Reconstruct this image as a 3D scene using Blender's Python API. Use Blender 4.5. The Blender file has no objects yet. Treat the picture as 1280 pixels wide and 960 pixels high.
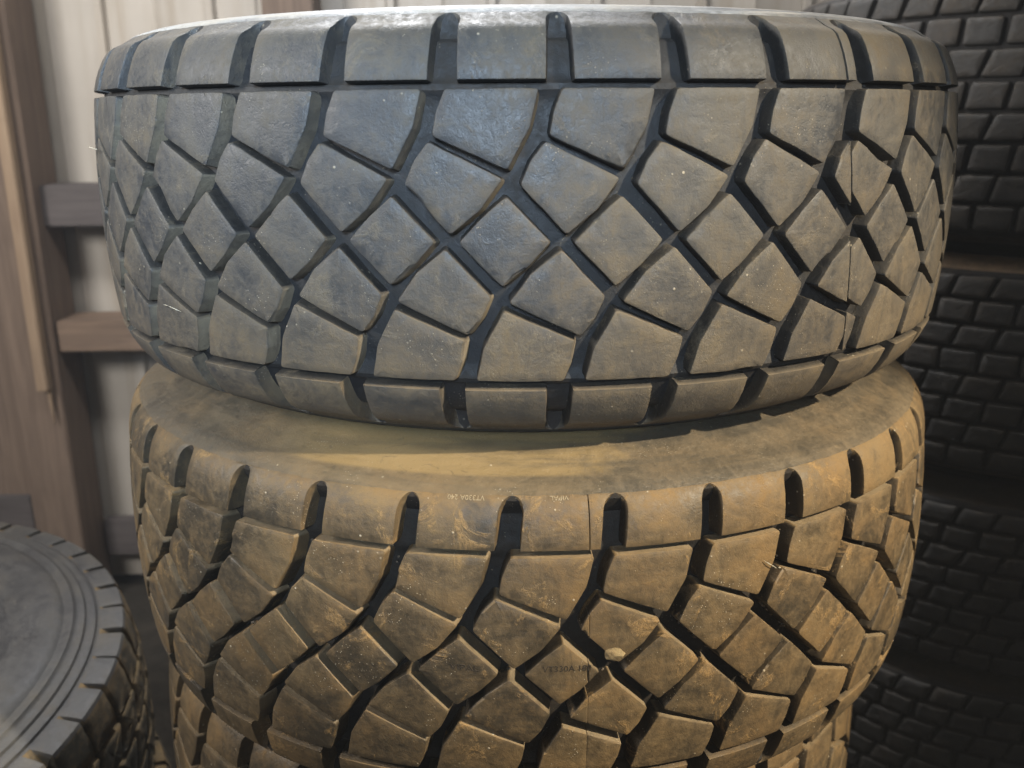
import bpy, bmesh, math, random
import numpy as np
from mathutils import Vector, Matrix

rnd = random.Random(7)
C = bpy.context.scene.collection
scene = bpy.context.scene
PI = math.pi
H = 1.412                      # camera height above the floor

# ------------------------------------------------------------------ camera
cam_d = bpy.data.cameras.new('camera')
cam = bpy.data.objects.new('camera', cam_d)
C.objects.link(cam)
cam_d.sensor_width = 36.0
cam_d.lens = 36.0 * 1160.5 / 1280.0
cam_d.clip_start = 0.02
cam_d.clip_end = 200
cam.matrix_world = (Matrix.Translation((0, 0, H)) @ Matrix.Rotation(PI / 2 - 0.2828, 4, 'X')
                    @ Matrix.Rotation(-0.0063, 4, 'Z'))
cam_d.dof.use_dof = True
cam_d.dof.focus_distance = 0.85
cam_d.dof.aperture_fstop = 5.6
scene.camera = cam

# ------------------------------------------------------------------ world, lamps, exposure
world = bpy.data.worlds.new('World')
scene.world = world
world.use_nodes = True
bg = world.node_tree.nodes['Background']
bg.inputs[0].default_value = (0.9, 0.93, 1.0, 1)
bg.inputs[1].default_value = 0.06


def aim(o, target):
    d = Vector(target) - o.location
    o.rotation_euler = d.to_track_quat('-Z', 'Y').to_euler()


def lamp(name, kind, loc, target, energy, color, **kw):
    d = bpy.data.lights.new(name, kind)
    d.energy = energy
    d.color = color
    for k, v in kw.items():
        setattr(d, k, v)
    o = bpy.data.objects.new(name, d)
    C.objects.link(o)
    o.location = loc
    aim(o, target)
    return o


# daylight coming in high along the wall behind the stack on the left
lamp('window_light', 'AREA', (-0.75, 1.55, H + 1.15), (-0.75, 2.34, H - 0.1), 30, (1.0, 0.965, 0.92),
     shape='RECTANGLE', size=2.6, size_y=0.25)
# added spot that whitens the top of the stack
lamp('added_top_spot', 'SPOT', (-0.35, 2.35, H + 1.75), (0.12, 1.45, H + 0.05), 380, (0.97, 0.98, 1.0),
     spot_size=math.radians(52), spot_blend=0.6, shadow_soft_size=0.2)
# a small window far to the left
lamp('side_window', 'AREA', (-1.95, 0.30, H + 0.70), (-0.90, 1.90, H - 0.10), 52, (1.0, 0.95, 0.88),
     shape='RECTANGLE', size=0.6, size_y=0.6)
# added cool spot that imitates lens glare on the upper left
lamp('glare_spot', 'SPOT', (-0.30, -1.65, H + 0.95), (-0.22, 0.82, H + 0.14), 1700, (0.62, 0.80, 1.0),
     spot_size=math.radians(18), spot_blend=1.0, shadow_soft_size=0.45)
# warm beam from the right
wb = lamp('warm_beam', 'SPOT', (2.16, -0.60, H + 1.62), (0.12, 0.80, H - 0.58), 1000, (1.0, 0.875, 0.66),
          spot_size=math.radians(21), spot_blend=0.6, shadow_soft_size=0.05)
# weak bounce from the open side of the barn behind the photographer
lamp('open_side', 'AREA', (0.5, -2.6, H + 0.9), (0.1, 0.9, H - 0.3), 7, (1.0, 0.93, 0.82),
     shape='RECTANGLE', size=1.6, size_y=1.2)

scene.view_settings.view_transform = 'Standard'
scene.view_settings.look = 'None'
scene.view_settings.exposure = -0.12
scene.view_settings.gamma = 1.0
scene.cycles.use_denoising = True
scene.cycles.max_bounces = 6
scene.cycles.sample_clamp_indirect = 4.0


# ------------------------------------------------------------------ materials
class NT:
    def __init__(self, name):
        self.m = bpy.data.materials.new(name)
        self.m.use_nodes = True
        self.t = self.m.node_tree
        self.b = self.t.nodes['Principled BSDF']

    def n(self, kind, **kw):
        nd = self.t.nodes.new(kind)
        for k, v in kw.items():
            setattr(nd, k, v)
        return nd

    def l(self, a, b):
        self.t.links.new(a, b)

    def val(self, sock, v):
        if hasattr(v, 'is_linked') or isinstance(v, bpy.types.NodeSocket):
            self.l(v, sock)
        else:
            sock.default_value = v

    def pos(self):
        return self.n('ShaderNodeNewGeometry')

    def noise(self, vec, scale, detail=4, rough=0.6, dist=0.0):
        nd = self.n('ShaderNodeTexNoise')
        nd.inputs['Scale'].default_value = scale
        nd.inputs['Detail'].default_value = detail
        nd.inputs['Roughness'].default_value = rough
        nd.inputs['Distortion'].default_value = dist
        self.l(vec, nd.inputs['Vector'])
        return nd.outputs['Fac']

    def ramp(self, v, a, b, lo=0.0, hi=1.0):
        nd = self.n('ShaderNodeMapRange')
        nd.interpolation_type = 'SMOOTHSTEP'
        self.l(v, nd.inputs['Value'])
        nd.inputs['From Min'].default_value = a
        nd.inputs['From Max'].default_value = b
        nd.inputs['To Min'].default_value = lo
        nd.inputs['To Max'].default_value = hi
        return nd.outputs['Result']

    def math(self, op, a, b=0.0, clamp=False):
        nd = self.n('ShaderNodeMath', operation=op)
        nd.use_clamp = clamp
        self.val(nd.inputs[0], a)
        self.val(nd.inputs[1], b)
        return nd.outputs[0]

    def mix(self, f, a, b):
        nd = self.n('ShaderNodeMix', data_type='RGBA')
        self.val(nd.inputs['Factor'], f)
        self.val(nd.inputs['A'], a if not isinstance(a, tuple) else (*a, 1))
        self.val(nd.inputs['B'], b if not isinstance(b, tuple) else (*b, 1))
        return nd.outputs['Result']

    def mapping(self, vec, scale=(1, 1, 1), rot=(0, 0, 0), loc=(0, 0, 0)):
        nd = self.n('ShaderNodeMapping')
        self.l(vec, nd.inputs['Vector'])
        nd.inputs['Scale'].default_value = scale
        nd.inputs['Rotation'].default_value = rot
        nd.inputs['Location'].default_value = loc
        return nd.outputs['Vector']

    def bump(self, h, strength, dist):
        nd = self.n('ShaderNodeBump')
        nd.inputs['Strength'].default_value = strength
        nd.inputs['Distance'].default_value = dist
        self.l(h, nd.inputs['Height'])
        self.l(nd.outputs['Normal'], self.b.inputs['Normal'])
        return nd


def rubber(name, base, dust, amount, specks=0.5, vary=0.16, edge=0.25, mott=1.0, low=0.0, wall=0.0, crust=0.0, side=0.0, streak=0.0, rough=0.5, seed=0.0, top=0.35, rings=0.0, axis=(0, 0), patch=None):
    """black rubber under a patchy film of dust; `side` makes the film thicker towards +X."""
    q = NT(name)
    g = q.pos()
    P = q.mapping(g.outputs['Position'], loc=(seed, seed * .7, seed * .3))
    big = q.noise(P, 5.5, 5, 0.62, 0.4)
    mid = q.noise(P, 26, 6, 0.68, 0.5)
    fine = q.noise(P, 150, 5, 0.7)
    grain = q.noise(P, 620, 3, 0.6)
    st = q.noise(q.mapping(P, scale=(34, 34, 2.2)), 1.0, 5, 0.65, 0.6)
    hz = q.noise(q.mapping(P, scale=(6, 6, 110)), 1.0, 4, 0.6, 0.3)
    info = q.n('ShaderNodeObjectInfo')
    rv = q.math('MULTIPLY', q.math('SUBTRACT', info.outputs['Random'], 0.5), vary)
    sep = q.n('ShaderNodeSeparateXYZ')
    q.l(g.outputs['Position'], sep.inputs[0])
    sx = q.math('MULTIPLY', q.ramp(sep.outputs['X'], -0.35, 0.5), side)
    sepn = q.n('ShaderNodeSeparateXYZ')
    q.l(g.outputs['Normal'], sepn.inputs[0])
    up = q.math('MULTIPLY', q.ramp(sepn.outputs['Z'], 0.1, 0.8), top)
    f = q.math('ADD', q.ramp(big, 0.32, 0.72, -0.14 * mott, 0.16 * mott), q.ramp(mid, 0.3, 0.75, -0.17 * mott, 0.22 * mott))
    f = q.math('ADD', f, q.ramp(g.outputs['Pointiness'], 0.505, 0.56, 0.0, edge))
    f = q.math('ADD', f, q.ramp(fine, 0.32, 0.72, -0.14, 0.20))
    if rings:
        sp = q.n('ShaderNodeSeparateXYZ')
        q.l(g.outputs['Position'], sp.inputs[0])
        dx, dy = q.math('SUBTRACT', sp.outputs['X'], axis[0]), q.math('SUBTRACT', sp.outputs['Y'], axis[1])
        rr = q.math('SQRT', q.math('ADD', q.math('MULTIPLY', dx, dx), q.math('MULTIPLY', dy, dy)))
        an = q.math('ARCTAN2', dx, q.math('MULTIPLY', dy, -1.0))
        cb = q.n('ShaderNodeCombineXYZ')
        q.l(q.math('MULTIPLY', rr, 42.0), cb.inputs[0])
        q.l(q.math('MULTIPLY', an, 2.2), cb.inputs[1])
        q.l(q.math('MULTIPLY', sp.outputs['Z'], 42.0), cb.inputs[2])
        rn = q.noise(cb.outputs[0], 1.0, 6, 0.62, 0.5)
        f = q.math('ADD', f, q.ramp(rn, 0.36, 0.64, -rings, rings))
    f = q.math('ADD', f, rv)
    f = q.math('ADD', f, sx)
    f = q.math('ADD', f, up)
    f = q.math('ADD', f, amount)
    if low:        # mud splashed on the lower half
        zz = q.math('ADD', sep.outputs['Z'], q.math('MULTIPLY', q.math('SUBTRACT', big, 0.5), 0.35))
        lw_ = q.ramp(zz, H - 0.02, H - 0.27)
        f = q.math('ADD', f, q.math('MULTIPLY', lw_, low))
    if streak:
        f = q.math('ADD', f, q.ramp(st, 0.42, 0.62, -streak, streak))
    f = q.math('ADD', f, q.ramp(hz, 0.45, 0.7, -0.05, 0.09), clamp=True)
    if wall:
        at = q.n('ShaderNodeAttribute', attribute_name='groove_wall_light')  # paints light and shade on groove walls by the way they face
        wp = q.ramp(at.outputs['Fac'], 0.0, 1.0)
        wn = q.ramp(at.outputs['Fac'], 0.0, -1.0)
        f = q.math('ADD', f, q.math('SUBTRACT', q.math('MULTIPLY', wp, wall), q.math('MULTIPLY', wn, 0.35)), clamp=True)
    # colour of the dust drifts between grey, tan and rust
    tint = q.mix(q.ramp(q.noise(P, 13, 4, 0.6), 0.38, 0.66), dust, tuple(min(1, a * b) for a, b in zip(dust, (1.0, 0.91, 0.78))))
    tint = q.mix(q.ramp(q.noise(P, 70, 4, 0.7), 0.55, 0.75, 0, 0.5), tint, tuple(min(1, a * 1.5) for a in dust))
    bcol = q.mix(q.ramp(mid, 0.3, 0.7), base, tuple(a * 1.5 for a in base))
    if low:
        tint = q.mix(q.math('MULTIPLY', lw_, 0.8), tint, (0.135, 0.098, 0.056))
    if wall:
        tint = q.mix(q.math('MULTIPLY', wp, 0.4), tint, (0.26, 0.225, 0.165))
    col = q.mix(f, bcol, tint)
    if wall:
        col = q.mix(q.math('MULTIPLY', wn, 0.72), col, (0.010, 0.009, 0.008))
    cr = None
    if crust:
        # dried crusts with ragged edges
        c1 = q.noise(P, 19, 8, 0.72, 0.8)
        c2 = q.noise(P, 340, 4, 0.75)
        cr = q.math('MULTIPLY', q.ramp(c1, 0.555, 0.63), q.ramp(c2, 0.36, 0.62, 0.25, 1.0))
        cr = q.math('MULTIPLY', cr, crust)
        col = q.mix(cr, col, tuple(min(1, a * b) for a, b in zip(dust, (1.75, 1.62, 1.40))))
        # dark rubbed streaks running across the tread
        sd = q.ramp(q.noise(q.mapping(P, scale=(55, 55, 5.0), loc=(4, 2, 1)), 1.0, 5, 0.7, 1.0), 0.58, 0.68, 0, 0.28)
        col = q.mix(sd, col, tuple(a * 0.75 for a in base))
    if patch:
        # a patch of yellow dust rubbed on to the front of the sidewall
        x0, x1 = patch
        wob = q.math('MULTIPLY', q.math('SUBTRACT', q.noise(P, 9, 5, 0.6), 0.5), 0.22)
        xx = q.math('ADD', sp.outputs['X'], wob)
        pa = q.math('MULTIPLY', q.ramp(xx, x0, x0 + 0.12), q.ramp(xx, x1 - 0.035, x1, 1, 0))
        pa = q.math('MULTIPLY', pa, q.ramp(rn, 0.30, 0.55, 0.35, 1.0))
        pa = q.math('MULTIPLY', pa, q.ramp(rr, 0.474, 0.480, 1, 0.15))
        col = q.mix(q.math('MULTIPLY', pa, 0.75), col, (0.25, 0.172, 0.075))
    # pale flecks of grit, gathered in clusters
    fl = None
    for sc, thr, lo, hi in ((190, 0.88, 0.52, 0.66), (470, 0.66, 0.54, 0.68)):
        vo = q.n('ShaderNodeTexVoronoi')
        vo.inputs['Scale'].default_value = sc
        q.l(q.mapping(P, rot=(0.4, 0.3, sc)), vo.inputs['Vector'])
        dot = q.ramp(vo.outputs['Distance'], 0.10, 0.30, 1, 0)
        vc = q.n('ShaderNodeSeparateColor')
        q.l(vo.outputs['Color'], vc.inputs[0])
        pick = q.ramp(vc.outputs[0], thr, thr + 0.05)
        cl = q.ramp(q.noise(q.mapping(P, loc=(sc, 0, 0)), 24, 3, 0.6), lo, hi)
        one = q.math('MULTIPLY', q.math('MULTIPLY', dot, pick), q.math('MULTIPLY', cl, specks))
        fl = one if fl is None else q.math('MAXIMUM', fl, one)
    col = q.mix(fl, col, (0.46, 0.39, 0.28))
    # small dark scuffs
    sc_ = q.ramp(q.noise(q.mapping(P, scale=(60, 60, 190)), 1.0, 4, 0.7, 1.5), 0.60, 0.70)
    col = q.mix(q.math('MULTIPLY', sc_, 0.35), col, tuple(a * 0.8 for a in base))
    q.l(col, q.b.inputs['Base Color'])
    q.l(q.math('ADD', q.math('MULTIPLY', f, 0.34), q.ramp(fine, 0.3, 0.7, rough - 0.08, rough + 0.08), clamp=True), q.b.inputs['Roughness'])
    q.b.inputs['Specular IOR Level'].default_value = 0.45
    h = q.math('ADD', q.math('MULTIPLY', fine, 0.8), q.math('MULTIPLY', grain, 0.35))
    h = q.math('ADD', h, q.math('MULTIPLY', mid, 1.2))
    h = q.math('ADD', h, q.math('MULTIPLY', fl, 0.8))
    if cr is not None:
        h = q.math('ADD', h, q.math('MULTIPLY', cr, 0.9))
    q.bump(h, 0.55, 0.0016)
    return q.m


def wood(name, a, b, scale=1.0, axis='Z', rough=0.8):
    q = NT(name)
    tc = q.n('ShaderNodeTexCoord')
    sc = {'Z': (26, 26, 1.6), 'X': (1.6, 26, 26)}[axis]
    v = q.mapping(tc.outputs['Object'], scale=tuple(s * scale for s in sc))
    g1 = q.noise(v, 1.0, 6, 0.65, 1.2)
    g2 = q.noise(v, 4.0, 4, 0.6, 0.3)
    blot = q.noise(tc.outputs['Object'], 4.0, 4, 0.6)
    f = q.math('ADD', q.ramp(g1, 0.3, 0.7, 0, 0.7), q.ramp(g2, 0.4, 0.7, 0, 0.3), clamp=True)
    col = q.mix(f, a, b)
    col = q.mix(q.ramp(blot, 0.5, 0.75, 0, 0.45), col, tuple(x * 0.5 for x in a))
    q.l(col, q.b.inputs['Base Color'])
    q.b.inputs['Roughness'].default_value = rough
    q.bump(g1, 0.5, 0.003)
    return q.m


def siding(name, a, seed=0.0):
    q = NT(name)
    g = q.pos()
    P = q.mapping(g.outputs['Position'], loc=(seed, seed, 0))
    n1 = q.noise(P, 3.0, 5, 0.6)
    n2 = q.noise(q.mapping(P, scale=(18, 18, 1.2)), 1.0, 5, 0.6)
    info = q.n('ShaderNodeObjectInfo')
    col = q.mix(q.ramp(n1, 0.35, 0.7, 0, 0.5), a, tuple(x * 0.72 for x in a))
    col = q.mix(q.ramp(n2, 0.44, 0.72, 0, 0.6), col, (0.30, 0.24, 0.17))
    col = q.mix(q.math('MULTIPLY', info.outputs['Random'], 0.35), col, tuple(x * 0.6 for x in a))
    q.l(col, q.b.inputs['Base Color'])
    q.b.inputs['Roughness'].default_value = 0.62
    q.bump(n2, 0.15, 0.003)
    return q.m


def plain(name, a, b, scale=30, rough=0.9, bump=0.4, dist=0.004):
    q = NT(name)
    g = q.pos()
    n1 = q.noise(g.outputs['Position'], scale, 6, 0.68, 0.3)
    n2 = q.noise(g.outputs['Position'], scale * 0.2, 4, 0.6)
    col = q.mix(q.ramp(n1, 0.3, 0.7), a, b)
    col = q.mix(q.ramp(n2, 0.4, 0.7, 0, 0.4), col, tuple(x * 0.5 for x in a))
    q.l(col, q.b.inputs['Base Color'])
    q.b.inputs['Roughness'].default_value = rough
    q.bump(n1, bump, dist)
    return q.m


DUST_A = (0.100, 0.085, 0.063)
DUST_B = (0.185, 0.124, 0.057)
M_A = rubber('worn_rubber', (0.036, 0.036, 0.037), DUST_A, 0.28, 0.75, side=0.26, streak=0.10, rough=0.46, top=0.3, vary=0.26, mott=1.3, low=0.30, wall=0.42, crust=0.38, edge=0.06)
M_A_base = rubber('groove_rubber', (0.009, 0.009, 0.010), (0.036, 0.030, 0.024), 0.06, 0.5, side=0.2, rough=0.6, seed=3.1)
M_A_side_lit = rubber('lit_sidewall_rubber', (0.07, 0.07, 0.07), (0.30, 0.29, 0.27), 0.45, 0.2, rough=0.46, seed=8.2, top=0.2, rings=0.45, axis=(0.0174, 1.2625))  # pale colour stands in for strong light on the top sidewall
M_B = rubber('dusty_rubber', (0.048, 0.038, 0.026), DUST_B, 0.36, 1.5, side=0.28, streak=0.05, rough=0.42, seed=5.5, top=0.22, vary=0.36, mott=1.5, edge=0.0, wall=0.30, crust=0.75)
M_B_base = rubber('dusty_groove_rubber', (0.011, 0.009, 0.007), (0.036, 0.025, 0.016), 0.10, 0.4, rough=0.7, seed=9.4)
M_B_side = rubber('dusty_sidewall_rubber', (0.062, 0.052, 0.038), (0.15, 0.112, 0.066), 0.30, 0.5, rough=0.38, seed=5.5, top=0.14, rings=0.24, axis=(0.0155, 1.2445), patch=(-0.26, 0.11))
M_R = rubber('brick_rubber', (0.021, 0.020, 0.019), (0.062, 0.051, 0.040), 0.22, 0.3, rough=0.66, seed=12.0, top=0.2, edge=0.05)
M_R_base = rubber('brick_groove_rubber', (0.010, 0.010, 0.011), (0.04, 0.034, 0.028), 0.05, 0.1, rough=0.7, seed=13.0)
M_R_side_lit = rubber('lit_brown_sidewall_rubber', (0.045, 0.038, 0.030), (0.26, 0.19, 0.13), 0.45, 0.3, rough=0.6, seed=14.5)  # brown stands in for light on this shoulder
M_R_side = rubber('brick_sidewall_rubber', (0.022, 0.020, 0.017), (0.07, 0.055, 0.040), 0.25, 0.3, rough=0.6, seed=14.0)
M_L = rubber('grey_sidewall_rubber', (0.028, 0.028, 0.030), (0.074, 0.073, 0.071), 0.36, 0.25, rough=0.52, seed=21.0, top=0.05, rings=0.22, axis=(-1.0814, 1.1155))
M_L_base = rubber('caked_rubber', (0.022, 0.020, 0.014), (0.17, 0.12, 0.06), 0.20, 0.3, rough=0.75, seed=22.0, mott=1.6)
M_LETTER = plain('lettering_dust', (0.40, 0.32, 0.20), (0.20, 0.155, 0.09), 300, 0.8, 0.1)
M_LETTER_D = plain('lettering_dark', (0.030, 0.022, 0.014), (0.06, 0.045, 0.03), 300, 0.8, 0.1)
M_MUD = plain('dry_mud', (0.33, 0.25, 0.13), (0.20, 0.14, 0.07), 90, 0.95, 0.8, 0.004)
M_GRIT = plain('grit', (0.17, 0.13, 0.09), (0.05, 0.04, 0.03), 200, 0.9, 0.5)
M_STRAW = plain('straw', (0.55, 0.50, 0.40), (0.38, 0.33, 0.24), 120, 0.8, 0.1)
M_FLOOR = plain('dirt_floor', (0.022, 0.019, 0.015), (0.045, 0.038, 0.030), 14, 0.95, 0.8, 0.012)
M_SIDING = siding('painted_siding', (0.50, 0.465, 0.42))
M_WOOD = wood('rough_lumber', (0.20, 0.145, 0.11), (0.11, 0.078, 0.06))
M_WOOD_X = wood('rough_lumber_level', (0.23, 0.160, 0.115), (0.12, 0.085, 0.064), axis='X')
M_WOOD_DK = wood('grey_lumber_level', (0.12, 0.105, 0.105), (0.07, 0.06, 0.06), axis='X')
M_WOOD_P = wood('pale_lumber', (0.34, 0.25, 0.17), (0.24, 0.165, 0.11))


# ------------------------------------------------------------------ object helpers
def mesh_obj(name, verts, faces, mat, parent=None, smooth=30):
    me = bpy.data.meshes.new(name)
    me.from_pydata(verts, [], faces)
    me.update()
    if smooth:
        me.polygons.foreach_set('use_smooth', [True] * len(me.polygons))
        me.set_sharp_from_angle(angle=math.radians(smooth))
    me.materials.append(mat)
    o = bpy.data.objects.new(name, me)
    C.objects.link(o)
    if parent:
        o.parent = parent
    return o


def link_obj(name, me, parent, rotz=0.0):
    o = bpy.data.objects.new(name, me)
    C.objects.link(o)
    o.parent = parent
    o.rotation_euler = (0, 0, rotz)
    return o


def tag(o, label, cat, group=None, kind=None):
    o['label'] = label
    o['category'] = cat
    if group:
        o['group'] = group
    if kind:
        o['kind'] = kind
    return o


def thing(name, label, cat, loc=(0, 0, 0), rot=(0, 0, 0), group=None):
    o = bpy.data.objects.new(name, None)
    o.empty_display_size = 0.1
    C.objects.link(o)
    o.location = loc
    o.rotation_euler = rot
    return tag(o, label, cat, group)


class Buf:
    def __init__(self):
        self.v = []
        self.f = []

    def add(self, vs, fs):
        k = len(self.v)
        self.v += [tuple(p) for p in vs]
        self.f += [tuple(i + k for i in f) for f in fs]

    def box(self, x0, x1, y0, y1, z0, z1, bev=0.0):
        bm = bmesh.new()
        bmesh.ops.create_cube(bm, size=1.0)
        for v in bm.verts:
            v.co = Vector(((x0 + x1) / 2 + v.co.x * (x1 - x0), (y0 + y1) / 2 + v.co.y * (y1 - y0), (z0 + z1) / 2 + v.co.z * (z1 - z0)))
        if bev:
            bmesh.ops.bevel(bm, geom=bm.edges[:], offset=bev, segments=2, affect='EDGES')
        bm.verts.index_update()
        self.add([v.co[:] for v in bm.verts], [[v.index for v in f.verts] for f in bm.faces])
        bm.free()


# ------------------------------------------------------------------ tyre profile
def catmull(pts, n):
    P = [np.array(p, float) for p in pts]
    P = [2 * P[0] - P[1]] + P + [2 * P[-1] - P[-2]]
    out = []
    for i in range(1, len(P) - 2):
        for k in range(n):
            t = k / n
            p0, p1, p2, p3 = P[i - 1:i + 3]
            out.append(0.5 * ((2 * p1) + (-p0 + p2) * t + (2 * p0 - 5 * p1 + 4 * p2 - p3) * t * t + (-p0 + 3 * p1 - 3 * p2 + p3) * t ** 3))
    out.append(P[-2])
    return np.array(out)


class Prof:
    """meridian curve (z, r) from the top bead over the tread to the bottom bead."""

    def __init__(self, half_top, half_bot, crown):
        # half_*: list of (|z|, r) from crown edge outwards to bead; crown: (R, c, zedge)
        R, c, ze = crown
        top = [(z, r) for z, r in half_top][::-1]
        mid = [(z, R - c * z * z) for z in np.linspace(ze, -ze, 13)]
        bot = [(-z, r) for z, r in half_bot]
        cur = catmull(top + mid + bot, 10)
        self.z, self.r = cur[:, 0], cur[:, 1]
        d = np.hypot(np.diff(self.z), np.diff(self.r))
        s = np.concatenate([[0], np.cumsum(d)])
        # s = 0 on the crown centre, growing downwards
        k = np.argmin(np.abs(self.z) + (self.r < R - 0.03) * 10)
        self.s = s - s[k]
        tz, tr = np.gradient(self.z, self.s), np.gradient(self.r, self.s)
        # outward normal: rotate tangent (tangent runs down over the tread)
        self.nz, self.nr = tr, -tz
        self.i0, self.i1 = np.argmax(self.z), np.argmin(self.z)
        self.R = R

    def s_of_z(self, z):
        zz = self.z[self.i0:self.i1 + 1][::-1]
        ss = self.s[self.i0:self.i1 + 1][::-1]
        return float(np.interp(z, zz, ss))

    def at(self, s, h=0.0):
        z = np.interp(s, self.s, self.z) + h * np.interp(s, self.s, self.nz)
        r = np.interp(s, self.s, self.r) + h * np.interp(s, self.s, self.nr)
        return float(z), float(r)

    def pt(self, phi, s, h=0.0):
        z, r = self.at(s, h)
        return (r * math.sin(phi), -r * math.cos(phi), z)


def smooth01(t):
    t = min(1, max(0, t))
    return t * t * (3 - 2 * t)


def revolve(buf, curve, n, closed=True, jit=None):
    k0 = len(buf.v)
    m = len(curve)
    for i in range(n):
        a = 2 * PI * i / n
        for j, (z, r) in enumerate(curve):
            buf.v.append((r * math.sin(a), -r * math.cos(a), z))
    for i in range(n):
        i2 = (i + 1) % n
        for j in range(m - 1):
            buf.f.append((k0 + i * m + j, k0 + i * m + j + 1, k0 + i2 * m + j + 1, k0 + i2 * m + j))


# ------------------------------------------------------------------ tread block builders
def poly_area(p):
    return 0.5 * sum(p[i][0] * p[(i + 1) % len(p)][1] - p[(i + 1) % len(p)][0] * p[i][1] for i in range(len(p)))


def offset_poly(p, d):
    n = len(p)
    out = []
    for i in range(n):
        a, b, c = np.array(p[i - 1]), np.array(p[i]), np.array(p[(i + 1) % n])
        e1, e2 = b - a, c - b
        e1 = e1 / (np.linalg.norm(e1) + 1e-9)
        e2 = e2 / (np.linalg.norm(e2) + 1e-9)
        n1, n2 = np.array((e1[1], -e1[0])), np.array((e2[1], -e2[0]))
        m = n1 + n2
        m = m / max(0.6, (m @ m) / 2) if (m @ m) > 1e-6 else n1
        out.append(tuple(b + m * d))
    return out


def draft_poly(p, main, cross):
    """offset outwards: walls along the wide sweeping grooves lean more than those of the cross grooves."""
    n = len(p)
    out = []
    for i in range(n):
        a, b, c = np.array(p[i - 1]), np.array(p[i]), np.array(p[(i + 1) % n])
        e1, e2 = b - a, c - b
        e1 = e1 / (np.linalg.norm(e1) + 1e-9)
        e2 = e2 / (np.linalg.norm(e2) + 1e-9)
        n1, n2 = np.array((e1[1], -e1[0])), np.array((e2[1], -e2[0]))
        m = n1 + n2
        m = m / max(0.6, (m @ m) / 2) if (m @ m) > 1e-6 else n1
        u = m / (np.linalg.norm(m) + 1e-9)
        k = min(1, max(0, 0.5 + 1.1 * u[0] * u[1]))      # y runs downwards
        out.append(tuple(b + m * (cross + (main - cross) * k)))
    return out


def round_poly(p, rad, step, rg, jit):
    """round the corners, divide the edges and make them slightly uneven."""
    n = len(p)
    out = []
    for i in range(n):
        a, b, c = np.array(p[i - 1]), np.array(p[i]), np.array(p[(i + 1) % n])
        la, lc = np.linalg.norm(a - b), np.linalg.norm(c - b)
        ra, rc = min(rad, la * 0.35), min(rad, lc * 0.35)
        pa, pc = b + (a - b) / la * ra, b + (c - b) / lc * rc
        for t in (0, 0.33, 0.67, 1):
            out.append((1 - t) ** 2 * pa + 2 * t * (1 - t) * b + t * t * pc)
        d = np.array(p[(i + 1) % n])
        e = np.array(p[(i + 2) % n])
        ln = np.linalg.norm(e - d)
        q = d + (b - d) / np.linalg.norm(b - d) * min(rad, lc * 0.35)
        k = int(np.linalg.norm(q - pc) / step)
        for j in range(1, k):
            out.append(pc + (q - pc) * j / k + np.array((rg.uniform(-jit, jit), rg.uniform(-jit, jit))))
    return [tuple(x) for x in out]


def clip_poly(p, f):
    """keep the part of polygon p where f(point) >= 0 (f linear)."""
    out = []
    n = len(p)
    for i in range(n):
        a, b = p[i], p[(i + 1) % n]
        fa, fb = f(a), f(b)
        if fa >= 0:
            out.append(a)
        if (fa >= 0) != (fb >= 0):
            t = fa / (fa - fb)
            out.append((a[0] + t * (b[0] - a[0]), a[1] + t * (b[1] - a[1])))
    return out


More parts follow.
